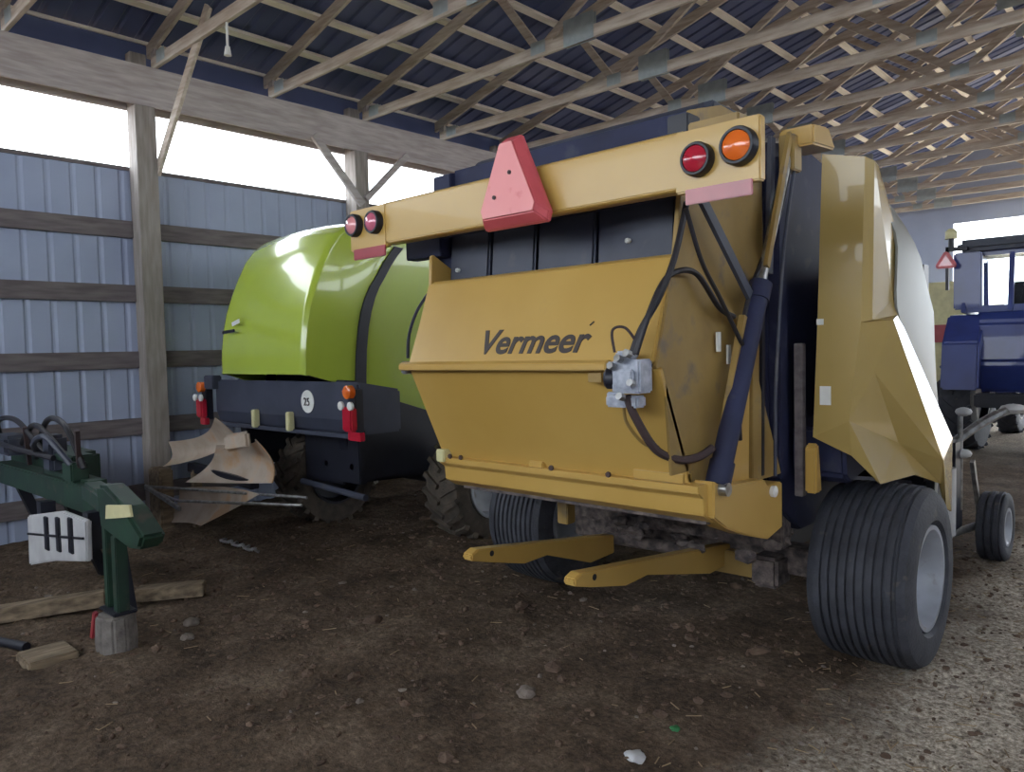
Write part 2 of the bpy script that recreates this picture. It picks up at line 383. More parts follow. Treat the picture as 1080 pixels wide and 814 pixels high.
# ------------------------------------------------------------------ wheels
def ribbed_tyre(root, c, R, W, rim_r, nrib, tm='rubber', rm='rim', face=1, name='wheel', hubm='rim'):
    prof = []; h = W/2
    prof.append((-h*.80, rim_r)); prof.append((-h*.98, rim_r+.04)); prof.append((-h, (R+rim_r)/2)); prof.append((-h*.93, R*.93)); prof.append((-h*.80, R*.975))
    n = nrib; a, b = -h*.76, h*.76; st = (b-a)/n
    for i in range(n):
        x = a+i*st
        cr = lambda t: R - .014*(abs(t)/h)**2
        prof += [(x+st*.10, cr(x)-.0), (x+st*.66, cr(x)), (x+st*.74, cr(x)-.017), (x+st*.98, cr(x)-.017)]
    prof += [(h*.80, R*.975), (h*.93, R*.93), (h, (R+rim_r)/2), (h*.98, rim_r+.04), (h*.80, rim_r)]
    t = MB().lathe(prof, c, 'X', 72).build(name, tm, root, smooth=True)
    f = face*h
    rp = [(f*.80, rim_r+.012), (f*.93, rim_r+.012), (f*.93, rim_r-.012), (f*.72, rim_r-.03), (f*.40, rim_r-.06), (f*.34, rim_r*.55), (f*.34, rim_r*.30), (f*.5, rim_r*.28), (f*.5, .001)]
    MB().lathe(rp, c, 'X', 48).build('rim', rm, t, smooth=True)
    rp = [(-f*.80, rim_r+.012), (-f*.93, rim_r+.012), (-f*.93, rim_r-.012), (-f*.5, rim_r-.03), (-f*.2, rim_r*.5), (-f*.2, .001)]
    MB().lathe(rp, c, 'X', 48).build('rim', rm, t, smooth=True)
    m = MB()
    for k in range(8):
        an = 2*PI*k/8; m.disc([(0,.0),(0,.014),(.02,.014),(.02,0)], (c[0]+f*.34, c[1]+math.cos(an)*rim_r*.42, c[2]+math.sin(an)*rim_r*.42), (face,0,0), 6)
    m.build('wheel_nut', 'steel', t)
    return t
def lug_tyre(root, c, R, W, rim_r, face, tm='muddy'):
    h = W/2
    prof = [(-h*.80, rim_r), (-h*.98, rim_r+.05), (-h, (R+rim_r)/2), (-h*.9, R*.92), (-h*.7, R*.955), (0, R*.965), (h*.7, R*.955), (h*.9, R*.92), (h, (R+rim_r)/2), (h*.98, rim_r+.05), (h*.80, rim_r)]
    m = MB().lathe(prof, c, 'X', 64)
    n = 22
    for k in range(n):
        for s_ in (-1, 1):
            a0 = 2*PI*(k+(0 if s_ < 0 else .5))/n
            pa = Vector((c[0]+s_*h*.93, c[1]+math.cos(a0)*R*.945, c[2]+math.sin(a0)*R*.945)); a1 = a0+.22
            pb = Vector((c[0]+s_*h*.04, c[1]+math.cos(a1)*R*.975, c[2]+math.sin(a1)*R*.975))
            m.bar(pa, pb, .045, .05, (pa+pb)/2-Vector(c))
    t = m.build('wheel', tm, root, smooth=True)
    f = face*h
    MB().lathe([(f*.80, rim_r+.012), (f*.95, rim_r+.015), (f*.95, rim_r-.01), (f*.5, rim_r-.04), (f*.3, rim_r*.5), (f*.35, .001)], c, 'X', 48).build('rim', 'rim', t, smooth=True)
    MB().lathe([(-f*.80, rim_r+.012), (-f*.95, rim_r+.015), (-f*.95, rim_r-.01), (-f*.5, rim_r-.04), (-f*.3, .001)], c, 'X', 48).build('rim', 'black', t, smooth=True)
    return t

# ------------------------------------------------------------------ YELLOW BALER
yb = thing('round_baler', 'yellow round hay baler in the foreground, tailgate towards the viewer', 'baler', (-2.55, 4.4, 0))
CX = -2.52
# tailgate side plates
sp_ = [(2.715,1.665),(2.875,2.13),(2.93,2.42),(3.02,2.78),(3.30,2.86),(3.72,2.84),(3.74,1.10),(3.45,.98),(2.98,1.09)]
MB().prism(sp_, -1.735, -1.712).build('tailgate_side', 'goldflat', yb, bevel=.003)
spl = [(2.715,1.665),(2.875,2.13),(2.885,2.29),(2.90,2.30),(3.05,2.22),(3.72,2.2),(3.74,1.10),(3.45,.98),(2.98,1.09)]
MB().prism(spl, -3.315, -3.29).build('tailgate_side', 'gold', yb, bevel=.003)
MB().prism([(3.04,2.22),(3.04,2.78),(3.30,2.84),(3.72,2.82),(3.72,2.2)], -3.44, -3.29).build('belt_frame', 'navy', yb, bevel=.006)
MB().box(-3.60,-3.29,2.95,3.04,2.30,2.44).build('belt_frame', 'navy', yb, bevel=.006)
MB().box(-3.29,-1.74,2.95,2.98,2.40,2.44).build('belt_frame', 'navy', yb)
# raised stiffener triangle on the visible side plate
MB().prism([(2.80,1.20),(3.36,1.20),(2.76,1.62)], -1.712, -1.700).build('side_stiffener', 'goldflat', yb, bevel=.003)
# upper and lower rear panels
up_ = MB(); up_.prism([(2.70,1.690),(2.87,2.130),(2.905,2.150),(2.94,2.135),(2.90,2.10),(2.735,1.675)], -3.30, -1.725)
upo = up_.build('upper_rear_panel', 'gold', yb, bevel=.005)
MB().prism([(2.715,1.655),(2.965,1.11),(2.985,1.12),(2.74,1.665)], -3.30, -1.70).build('lower_rear_panel', 'gold', yb, bevel=.003)
MB().prism([(2.655,1.655),(2.655,1.683),(2.68,1.698),(2.76,1.69),(2.76,1.65),(2.68,1.648)], -3.335, -1.93).build('fold_ledge', 'gold', yb, bevel=.004)
MB().box(-3.36,-3.31,2.69,2.76,1.63,1.70).build('latch_end', 'steel', yb, bevel=.008)
# the bottom channel
bl = MB(); bl.prism([(2.90,1.115),(2.90,1.145),(3.02,1.150),(3.06,1.10),(3.00,1.085),(2.99,1.02),(3.05,.985),(3.03,.965),(2.95,1.01),(2.945,1.085)], -3.30, -1.63)
bl.build('bottom_channel', 'gold', yb, bevel=.004)
MB().prism([(3.02,.985),(3.75,.93),(3.75,.90),(3.02,.955)], -3.22, -1.66).build('underside_plate', 'grime', yb)
MB().box(-3.30,-3.235,2.88,2.98,1.12,1.19).build('channel_tab', 'cream', yb, bevel=.006)
MB().box(-2.62,-2.52,2.915,2.97,1.14,1.175).build('channel_tab', 'gold', yb, bevel=.006)
MB().box(-1.98,-1.70,2.915,2.98,1.14,1.20).build('channel_tab', 'gold', yb, bevel=.012)
for bx in (-3.20,-3.11,-2.45,-2.10):
    MB().disc([(0,0),(0,.014),(.012,.014),(.012,0)], (bx, 2.905, 1.155), (0,-1,0), 6).build('bolt', 'hosebrown', yb)
MB().prism([(0,0),(.075,0),(.055,.1),(.0,.1)], 0, .003, 'Y').build('white_sticker', 'white', yb).location = (-3.27+2.55-.0, 2.79-4.4, 1.50)
MB().box(-2.05,-1.98,2.692,2.70,1.60,1.64).build('channel_tab', 'goldflat', yb)
# lettering
def text_mesh(txt, size, m, name, parent, loc, rot, depth=.002, offset=.012, shear=.28, sx=1.0):
    cu = bpy.data.curves.new(name, 'FONT'); cu.body = txt; cu.size = size; cu.extrude = depth; cu.offset = offset*size; cu.shear = shear
    ob = bpy.data.objects.new('tmp', cu); COL.objects.link(ob)
    dg = bpy.context.evaluated_depsgraph_get(); dg.update()
    me = bpy.data.meshes.new_from_object(ob.evaluated_get(dg)); bpy.data.objects.remove(ob)
    me.materials.clear(); me.materials.append(M[m])
    o = bpy.data.objects.new(name, me); COL.objects.link(o); o.parent = parent
    root = parent if parent.parent is None else parent.parent
    o.location = Vector(loc)-Vector(root.location); o.rotation_euler = rot; o.scale = (sx, 1, 1)
    return o
ta = math.atan2(2.13-1.69, .17)
text_mesh('Vermeer', .178, 'letter', 'lettering', upo, (-2.772, 2.7155, 1.735), (ta, 0, 0), offset=.020, sx=1.07, shear=.22)
MB().bar((-2.075,2.745,1.852),(-2.055,2.751,1.868), .004, .007, (0,-1,.4)).build('lettering_mark', 'letter', upo)
# four dark panels in the recess
for (xa, xb, dz) in ((-3.27,-2.955,0),(-2.935,-2.62,0),(-2.60,-2.235,.01),(-2.215,-1.79,.03)):
    MB().prism([(2.985,2.06),(3.02,2.06),(3.06,2.47+dz),(3.025,2.47+dz)], xa, xb).build('recess_panel', 'slate', yb, bevel=.012)
MB().prism([(3.08,2.0),(3.12,2.0),(3.12,2.80),(3.08,2.80)], -3.29, -1.735).build('recess_back', 'navy', yb)
for hx, hz in ((-3.19,2.21),(-2.03,2.245)):
    MB().disc([(0,0),(0,.012),(.02,.012),(.03,.0)], (hx, 3.0, hz), (0,-1,0), 10).build('panel_stud', 'white', yb)
# light bar
lb = MB(); lb.prism([(2.70,2.375),(2.70,2.585),(2.715,2.60),(2.90,2.615),(2.90,2.60),(2.725,2.575),(2.725,2.385),(2.80,2.38),(2.80,2.37),(2.715,2.365)], -3.50, -1.575)
lbo = lb.build('light_bar', 'gold', yb, bevel=.004)
for xa, xb in ((-3.80,-3.46),(-1.60,-1.245)):
    MB().box(xa, xb, 2.695, 2.74, 2.352, 2.592).build('lamp_plate', 'gold', yb, bevel=.006)
for xs_ in (-3.1, -1.95):
    MB().bar((xs_, 2.80, 2.50), (xs_, 3.15, 2.62), .05, .05).build('bar_bracket', 'goldflat', yb)
def lamp(x, z, r, m):
    t = MB().disc([(.0,0),(.0,r),(.03,r),(.042,r*.93),(.042,r*.80),(.02,r*.78),(.02,0)], (x, 2.695, z), (0,-1,0), 32).build('tail_light', 'black', yb, smooth=True)
    MB().disc([(.02,r*.79),(.04,r*.76),(.052,r*.55),(.058,r*.25),(.06,0)], (x, 2.695, z), (0,-1,0), 32).build('lens', m, t, smooth=True)
lamp(-1.493, 2.468, .066, 'red'); lamp(-1.322, 2.485, .072, 'amber')
lamp(-3.735, 2.50, .066, 'palelens'); lamp(-3.545, 2.495, .066, 'palered')
MB().prism([(-1.555,2.302),(-1.275,2.302),(-1.275,2.362),(-1.555,2.362)], 2.69, 2.70, 'Y').build('red_reflector', 'reflect', yb, bevel=.003)
MB().prism([(-3.765,2.30),(-3.465,2.30),(-3.465,2.362),(-3.765,2.362)], 2.69, 2.70, 'Y').build('red_reflector', 'reflect', yb, bevel=.003)
# slow vehicle triangle: folded sheet, point up
c0 = Vector((-2.415, 2.60, 0))
def tri(s_, y, cz=2.53, cut=.16):
    # truncated triangle outline, scale s_
    W, H = .215*s_, .21*s_
    pts = [(-W*.93,-H),(W*.93,-H),(W,-H*.78),(W*.22,H),(-W*.22,H),(-W,-H*.78)]
    return [(c0.x+a_, y, cz+b_) for a_, b_ in pts]
sv = MB()
A = tri(1.0, 2.66); B = tri(.98, 2.635); C = tri(.80, 2.585, 2.535)
n = 6
sv.faces(A+B+C, [tuple(range(5,-1,-1))]+[(i,(i+1)%n,n+(i+1)%n,n+i) for i in range(n)]+[(n+i,n+(i+1)%n,2*n+(i+1)%n,2*n+i) for i in range(n)]+[tuple(range(2*n,3*n))])
svo = sv.build('slow_vehicle_triangle', 'pinkdark', yb, bevel=.006)
P = tri(.78, 2.583, 2.535); Q = tri(.78, 2.579, 2.535)
MB().faces(P+Q, [(0,1,2,3,4,5),(11,10,9,8,7,6)]+[(i,(i+1)%n,n+(i+1)%n,n+i) for i in range(n)]).build('triangle_face', 'pink', svo)
for bx, bz in ((-2.39,2.56),(-2.49,2.46)):
    MB().disc([(0,0),(0,.010),(.006,.010),(.008,0)], (bx,2.579,bz), (0,-1,0), 8).build('triangle_screw', 'hosebrown', svo)
MB().box(-2.44,-2.39,2.66,2.72,2.40,2.62).build('triangle_bracket', 'steel', yb)
# top of tailgate
MB().disc([(0,0),(0,.09),(1.46,.09),(1.46,0)], (-3.25, 3.28, 2.79), (1,0,0), 24).build('belt_roller', 'slate', yb, smooth=True)
MB().prism([(3.25,2.78),(3.28,2.89),(3.75,2.88),(3.75,2.76)], -3.29, -1.74).build('top_cover', 'slate', yb, bevel=.01)
MB().box(-1.70,-1.60,2.80,2.90,2.58,2.70).build('top_bracket', 'black', yb, bevel=.006)
MB().box(-1.58,-1.36,2.76,2.86,2.57,2.64).build('top_bracket', 'goldflat', yb, bevel=.006)
MB().prism([(3.85,2.74),(3.85,2.84),(4.05,2.86),(4.15,2.76)], -1.68, -1.50).build('hinge_bracket', 'gold', yb, bevel=.01)
# chamber body behind the tailgate
bodyp = [(3.78,.95),(3.78,2.78),(4.25,2.85),(5.0,2.72),(5.9,2.35),(6.3,1.9),(6.4,1.3),(6.2,.85),(5.4,.7),(4.2,.7)]
MB().prism(bodyp, -3.40, -1.72).build('chamber_body', 'navy', yb, bevel=.01)
MB().box(-1.72,-1.66,3.80,3.90,1.05,2.7).build('chamber_upright', 'navy', yb, bevel=.005)
MB().prism([(4.02,1.30),(4.05,1.05),(4.12,1.0),(4.4,1.04),(4.9,1.0),(4.95,1.30),(4.4,1.36)], -1.70, -1.42).build('wheel_arch', 'navy', yb, bevel=.02)
MB().box(-1.63,-1.585,3.90,3.95,.95,1.75).build('grey_rail', 'girt', yb, bevel=.004)
MB().prism([(3.86,.98),(3.86,1.22),(3.90,1.24),(3.94,.98)], -1.56, -1.50).build('hose_guide', 'gold', yb, bevel=.01)
# rear gold bracket and V plates
MB().prism([(2.98,1.00),(2.98,1.16),(3.14,1.12),(3.48,1.10),(3.52,1.06),(3.68,1.06),(3.68,.83),(3.52,.80),(3.30,.86),(3.10,.93)], -1.70, -1.60).build('corner_bracket', 'gold', yb, bevel=.006)
MB().disc([(0,0),(0,.028),(.02,.028),(.03,0)], (-1.60,3.56,1.03), (1,0,0), 12).build('bracket_bolt', 'white', yb)
MB().prism([(3.16,1.10),(3.44,1.08),(3.46,1.62),(3.36,1.62)], -1.70,-1.66).build('upright_plate', 'gold', yb, bevel=.004)
MB().prism([(3.47,1.08),(3.80,1.08),(3.56,1.55),(3.48,1.75)], -1.70,-1.655).build('upright_plate', 'goldflat', yb, bevel=.004)
# hydraulic cylinder and links
cy = MB().tube([(-1.62,3.06,1.15),(-1.62,3.49,2.02)], .048, 20).tube([(-1.62,3.05,1.13),(-1.62,3.10,1.23)], .056, 20).tube([(-1.62,3.46,1.96),(-1.62,3.50,2.04)], .055, 20).build('hydraulic_cylinder', 'navy', yb, smooth=True)
MB().tube([(-1.62,3.49,2.02),(-1.62,3.83,2.72)], .024, 14).build('cylinder_rod', 'steel', cy, smooth=True)
MB().tube([(-1.70,3.04,1.12),(-1.56,3.04,1.12)], .03, 14).build('cylinder_pin', 'steel', cy, smooth=True)
MB().box(-1.66,-1.58,3.80,3.90,2.62,2.80).build('rod_clevis', 'goldflat', cy, bevel=.006)
MB().bar((-1.60,3.52,2.12),(-1.60,3.80,2.80), .02,.035,(0,-1,0)).build('link_bar', 'goldflat', yb)
MB().bar((-1.66,3.68,2.10),(-1.66,3.72,2.78), .02,.05,(0,-1,0)).build('link_bar', 'slate', yb)
MB().bar((-1.66,3.58,1.1),(-1.66,3.60,2.1), .015,.03,(0,-1,0)).build('link_bar', 'black', yb)
MB().bar((-1.67,3.20,1.95),(-1.67,3.52,1.75), .02,.02).build('link_bar', 'goldflat', yb)
MB().bar((-1.63,2.93,2.40),(-1.63,3.40,1.98), .02,.05,(0,-1,0)).build('link_bar', 'slate', yb)
MB().bar((-1.64,3.15,1.35),(-1.64,3.36,1.88), .03,.045,(0,-1,0)).build('link_bar', 'goldflat', yb)
for z, y in ((1.72,3.20),(1.66,3.30)):
    MB().box(-1.70,-1.69,y,y+.03,z,z+.09).build('white_sticker', 'white', yb)
def bez(pts, n=8):
    out = []; P_ = [Vector(p) for p in pts]; P_ = [P_[0]]+P_+[P_[-1]]
    for i in range(1, len(P_)-2):
        for k in range(n):
            t = k/n; a_, b_, c_, d_ = P_[i-1], P_[i], P_[i+1], P_[i+2]
            out.append(.5*((2*b_)+(c_-a_)*t+(2*a_-5*b_+4*c_-d_)*t*t+(3*b_-a_-3*c_+d_)*t**3))
    out.append(P_[-2]); return out
def hose(pts, r, m, root, name='hydraulic_hose'):
    return MB().tube(bez(pts), r, 8).build(name, m, root, smooth=True)
# valve block
vb = MB().box(-1.86,-1.72,2.60,2.70,1.56,1.70).box(-1.82,-1.74,2.575,2.60,1.58,1.66).box(-1.90,-1.74,2.61,2.68,1.50,1.55).box(-1.84,-1.76,2.60,2.66,1.70,1.735).build('valve_block', 'zinc', yb, bevel=.008)
MB().disc([(0,0),(0,.045),(.05,.045),(.06,.035),(.06,0)], (-1.855,2.65,1.62), (-1,-.4,0), 18).build('solenoid', 'black', vb, smooth=True)
m = MB()
for q in ((-1.80,2.585,1.70),(-1.76,2.59,1.72),(-1.84,2.59,1.67),(-1.79,2.58,1.545),(-1.75,2.60,1.60)):
    m.disc([(0,0),(0,.017),(.03,.017),(.03,0)], q, (0,-1,.3), 6)
m.build('hose_fitting', 'steel', vb)
m = MB().box(-1.93,-1.87,2.66,2.71,1.51,1.56); m.build('mounting_foot', 'zinc', vb, bevel=.005)
hose([(-1.79,2.61,1.55),(-1.77,2.64,1.46),(-1.74,2.74,1.32),(-1.70,2.85,1.265),(-1.66,2.95,1.265),(-1.63,3.03,1.30)], .018, 'hosebrown', yb)
hose([(-1.77,2.62,1.72),(-1.75,2.66,1.82),(-1.70,2.72,1.95),(-1.67,2.80,2.12),(-1.68,2.92,2.36)], .014, 'hose', yb)
hose([(-1.75,2.62,1.72),(-1.72,2.66,1.86),(-1.70,2.74,2.00),(-1.68,2.82,2.06),(-1.67,2.98,2.06),(-1.66,3.16,1.92),(-1.66,3.30,1.88)], .013, 'hose', yb)
hose([(-1.84,2.60,1.73),(-1.85,2.60,1.82),(-1.80,2.62,1.83),(-1.75,2.64,1.76)], .006, 'hosebrown', yb, 'cable')
hose([(-1.81,2.62,1.55),(-1.83,2.66,1.44),(-1.80,2.74,1.34),(-1.76,2.80,1.32)], .007, 'goldflat', yb, 'cable')
hose([(-1.58,2.74,2.30),(-1.60,2.90,2.10),(-1.62,3.10,1.95),(-1.62,3.30,1.75)], .010, 'hose', yb, 'cable')
hose([(-1.66,3.35,1.30),(-1.64,3.30,1.60),(-1.64,3.40,1.95),(-1.62,3.72,2.40),(-1.60,3.86,2.80)], .012, 'hose', yb)
hose([(-1.60,3.60,1.10),(-1.60,3.62,1.60),(-1.60,3.74,2.30),(-1.60,3.92,2.80)], .009, 'slate', yb, 'cable')
# left side hose loop
hose([(-3.33,2.72,1.72),(-3.36,2.76,1.85),(-3.36,2.82,1.98),(-3.33,2.88,2.08)], .009, 'black', yb, 'cable')
# side shields: creased gold rear piece, silver front piece
def shield(sign, parent):
    fx = (lambda x: x) if sign > 0 else (lambda x: 2*CX-x)
    T = lambda L: [(fx(a_), b_, c_) for a_, b_, c_ in L]
    A1,A2,A3 = (-1.474,3.9,2.69),(-1.50,3.9,1.88),(-1.528,3.9,1.27)
    B1,B2,B3 = (-1.275,3.9,2.64),(-1.30,3.9,1.85),(-1.358,3.9,1.36)
    R1,R2 = (-1.25,3.93,2.62),(-1.262,3.93,1.86)
    K0 = (-1.26,4.02,2.61); E1 = (-1.25,4.30,2.28); E2 = (-1.235,4.17,1.96); E3 = (-1.222,4.20,1.88)
    D1 = (-1.205,4.06,1.86); D3 = (-1.110,4.60,1.10)
    C2 = (-1.276,4.02,1.595); C3 = (-1.262,4.35,1.21)
    E4 = (-1.165,5.03,1.17); E5 = (-1.15,4.95,.75); D4 = (-1.142,4.80,.80)
    F2 = (-1.36,3.96,1.18); F3 = (-1.262,4.06,1.03); F4 = (-1.20,4.42,1.03); F5 = (-1.15,4.72,.95)
    vs = T([A1,A2,A3,B1,B2,B3,R1,R2,K0,E1,E2,E3,D1,D3,C2,C3,E4,E5,D4,F2,F3,F4,F5])
    nm = {k:i for i,k in enumerate('A1 A2 A3 B1 B2 B3 R1 R2 K0 E1 E2 E3 D1 D3 C2 C3 E4 E5 D4 F2 F3 F4 F5'.split())}
    fs = ['A1 B1 B2 A2','A2 B2 B3 A3','B1 R1 R2 B2','R1 K0 E1 E2','R1 E2 R2','R2 E2 E3 D1','B2 R2 D1','B2 D1 C2','B2 C2 C3 B3','C2 D1 D3 C3','D1 E3 E4 D3','D3 E4 E5 D4','A3 B3 F2','B3 C3 F3','C3 F4 F3','B3 F3 F2','C3 D3 D4 F5','C3 F5 F4']
    m = MB(); m.faces(vs, [tuple(nm[q] for q in f.split()) for f in fs])
    bmesh.ops.remove_doubles(m.b, verts=m.b.verts, dist=1e-5); bmesh.ops.recalc_face_normals(m.b, faces=m.b.faces)
    bmesh.ops.solidify(m.b, geom=m.b.faces[:], thickness=.012*(1 if sign > 0 else 1))
    so = m.build('side_shield', 'shield', parent, bevel=.0)
    # silver forward piece, bulged
    def fn(u, v):
        zt_, zb_ = 2.60, .80
        z = zt_+(zb_-zt_)*v
        ya = [(2.6,4.0),(2.28,4.22),(1.96,4.15),(1.88,4.18),(1.17,5.0),(.80,4.98)]
        yb_ = [(2.6,4.10),(2.45,4.72),(2.25,5.05),(1.92,5.32),(1.45,5.36),(1.17,5.40),(.80,5.30)]
        def ip(T_, z):
            for (z0,y0),(z1,y1) in zip(T_, T_[1:]):
                if z <= z0 and z >= z1: return y0+(y1-y0)*(z0-z)/max(1e-6, z0-z1)
            return T_[-1][1]
        y = ip(ya, z)+(ip(yb_, z)-ip(ya, z))*u
        x = -1.235 + .03*math.sin(PI*min(1, (2.6-z)/1.6)) - .12*u**2.2 - .10*max(0, (z-2.2)/.4)**2
        return (fx(x), y, z)
    MB().surf(fn, 10, 24, th=(-.012 if sign > 0 else .012, 0, 0)).build('front_shield', 'silver', parent, smooth=True)
shield(1, yb); shield(-1, yb)
MB().box(-1.535+.045,-1.535+.10,3.885,3.893,1.435,1.53).build('white_sticker', 'white', yb)
MB().box(-1.505,-1.47,3.885,3.892,1.84,1.87).build('shield_latch', 'white', yb)
MB().box(-1.70,-1.30,5.0,5.1,.9,2.2).build('shield_support', 'black', yb)
MB().box(-3.75,-3.38,5.0,5.1,.9,2.2).build('shield_support', 'black', yb)
# axle and undercarriage
MB().box(-3.42,-1.62,4.30,4.46,.40,.56).build('axle', 'grime', yb, bevel=.01)
MB().box(-3.30,-1.74,4.0,4.12,.62,.98).build('cross_beam', 'grime', yb, bevel=.01)
MB().box(-2.92,-2.84,3.50,3.58,.70,.93).build('underside_bracket', 'goldflat', yb, bevel=.006)
MB().box(-2.0,-1.84,4.15,4.35,.34,.52).build('axle_bracket', 'grime', yb, bevel=.02)
MB().box(-3.05,-1.95,4.46,5.9,.46,.60).build('chassis_frame', 'black', yb, bevel=.01)
m = MB()
for i in range(46):
    x = random.uniform(-2.85,-1.75); y = random.uniform(3.9,4.3); z = random.uniform(.56,.80); r = random.uniform(.02,.05)
    bmesh.ops.create_icosphere(m.b, subdivisions=1, radius=r, matrix=Matrix.Translation((x,y,z))@Matrix.Rotation(random.random()*3,4,'X')@Matrix.Diagonal((1.6,1,.7,1)))
m.build('caked_chaff', 'grime', yb, kind='stuff')
# two bale arms pointing backwards
def arm(x, y1):
    y0 = 2.76
    z = lambda y: .655-.175*(y-2.78)/(y1-2.78)
    poly = [(y0,z(y0)-.022),(y0,z(y0)+.012),(y0+.05,z(y0)+.03),(y1,z(y1)+.045),(y1,z(y1)-.075),(y1-.25,z(y1)-.085),(y0+.62,z(y0+.5)-.055),(y0+.42,z(y0+.4)-.075),(y0+.14,z(y0)-.06)]
    a_ = MB().prism(poly, x-.035, x+.035).build('bale_arm', 'gold', yb, bevel=.006)
    for s_ in (-1,1):
        MB().disc([(0,0),(0,.016),(.002,.016),(.002,0)], (x+s_*.035, y0+.15, z(y0)-.012), (s_,0,0), 14).build('pin_hole', 'black', a_)
    MB().box(x-.03, x+.03, y0-.004, y0+.0, z(y0)-.01, z(y0)).build('end_cap', 'gold', a_)
arm(-2.93, 4.05); arm(-2.235, 4.30)
MB().tube([(-3.02,4.12,.48),(-1.90,4.32,.44)], .04, 12).build('arm_pivot_tube', 'grime', yb, smooth=True)
MB().box(-2.30,-2.0,4.22,4.30,.36,.50).build('arm_mount', 'goldflat', yb, bevel=.01)
ribbed_tyre(yb, (-1.36,4.44,.48), .492, .52, .27, 9)
ribbed_tyre(yb, (-3.74,4.44,.48), .492, .52, .27, 9, face=-1)
# pickup, gauge wheels, tongue
MB().disc([(0,0),(0,.22),(1.7,.22),(1.7,0)], (-3.37,6.7,.42), (1,0,0), 24).build('pickup_reel', 'black', yb, smooth=True)
for s_, gx in ((1,-1.29),(-1,-3.75)):
    ribbed_tyre(yb, (gx,6.95,.27), .275, .19, .14, 3, face=s_, name='gauge_wheel', tm='rubber')
    gi = gx-s_*.10
    MB().bar((gi,6.95,.27),(gi-s_*.02,6.75,.80), .03,.05,(0,1,0)).build('gauge_wheel_arm', 'steel', yb)
    MB().tube([(gi-s_*.06,6.55,.45),(gi-s_*.06,6.55,1.18)], .018, 10).build('adjuster_rod', 'steel', yb, smooth=True)
    MB().tube([(gi-s_*.12,6.30,.30),(gi-s_*.12,6.30,.80)], .09, 16).build('windguard_drum', 'whitegrey', yb, smooth=True)
    MB().tube([(gi-s_*.14,6.25,.27),(gi,6.95,.27)], .03, 10).build('wheel_axle_stub', 'steel', yb, smooth=True)
    MB().box(*sorted((gi-s_*.35, gi-s_*.05)),6.35,6.6,.3,1.0).build('pickup_side', 'black', yb, bevel=.02)
    for z in (1.20, .88):
        bm_ = MB(); bmesh.ops.create_icosphere(bm_.b, subdivisions=2, radius=.045, matrix=Matrix.Translation((gi-s_*.04,6.56,z))@Matrix.Diagonal((1.3,1.3,.8,1))); bm_.build('knob', 'whitegrey', yb, smooth=True)
hose([(-1.50,6.5,.95),(-1.35,6.75,1.10),(-1.22,7.1,1.18),(-1.1,7.6,1.14),(-1.0,8.2,1.10)], .035, 'steel', yb, 'hitch_hose')
bm_ = MB(); bmesh.ops.create_icosphere(bm_.b, subdivisions=2, radius=.07, matrix=Matrix.Translation((-1.20,7.1,1.19))@Matrix.Diagonal((1.4,1.4,.6,1))); bm_.build('hose_coupler', 'whitegrey', yb, smooth=True)
MB().bar((-2.52,6.0,.6),(-2.52,8.6,.55), .14,.14).build('tongue', 'gold', yb, bevel=.01)
MB().box(-2.62,-2.42,8.3,8.4,-.01,.6).build('tongue_jack', 'steel', yb, bevel=.01)

# ------------------------------------------------------------------ LIME GREEN BALER
gb = thing('round_baler', 'lime green round baler parked behind the yellow one, near the metal wall', 'baler', (-6.55, 4.4, 0))
prof = [(3.60,1.58),(3.606,1.80),(3.63,1.99),(3.67,2.17),(3.73,2.34),(3.81,2.53),(3.90,2.70),(4.0,2.83),(4.12,2.91),(4.28,2.955),(4.50,2.97)]
def gprof(t):
    f = t*(len(prof)-1); i = min(int(f), len(prof)-2); f -= i
    return (prof[i][0]+(prof[i+1][0]-prof[i][0])*f, prof[i][1]+(prof[i+1][1]-prof[i][1])*f)
GL, GR = -7.36, -5.84
def gfn(u, v):
    y, z = gprof(v); x = GL+(GR-GL)*u
    e = abs(2*u-1); e = max(0, (e-.95)/.05)
    return (x, y-.03*math.cos((2*u-1)*PI/2)+.03*e**2, z+.05*math.cos((2*u-1)*PI/2)*v-.01*e**2)
rear = MB().surf(gfn, 60, 30, th=(0,.02,0)).build('tailgate', 'green', gb, smooth=True)
side_in = [(4.60,2.76),(4.53,2.68),(4.45,2.58),(4.37,2.46),(4.30,2.37),(4.24,2.265),(4.19,2.13),(4.156,1.99),(4.125,1.78),(4.107,1.535),(4.10,1.43)]
def sidefn(x0, bulge):
    def fn(u, v):
        y0, z0 = gprof(1-v); 
        f = v*(len(side_in)-1); i = min(int(f), len(side_in)-2); f -= i
        y1 = side_in[i][0]+(side_in[i+1][0]-side_in[i][0])*f; z1 = side_in[i][1]+(side_in[i+1][1]-side_in[i][1])*f
        if v < .001: pass
        y0 += .028; z0 -= .012*(1-v)
        return (x0+bulge*math.sin(PI*min(1,u*1.0)*.5), y0+(y1-y0)*u, z0+(z1-z0)*u)
    return fn
MB().surf(sidefn(GR-.002, .05), 14, 24, th=(-.015,0,0)).build('tailgate_side', 'green', gb, smooth=True)
MB().surf(sidefn(GL+.002, -.05), 14, 24, th=(.015,0,0)).build('tailgate_side', 'green', gb, smooth=True)
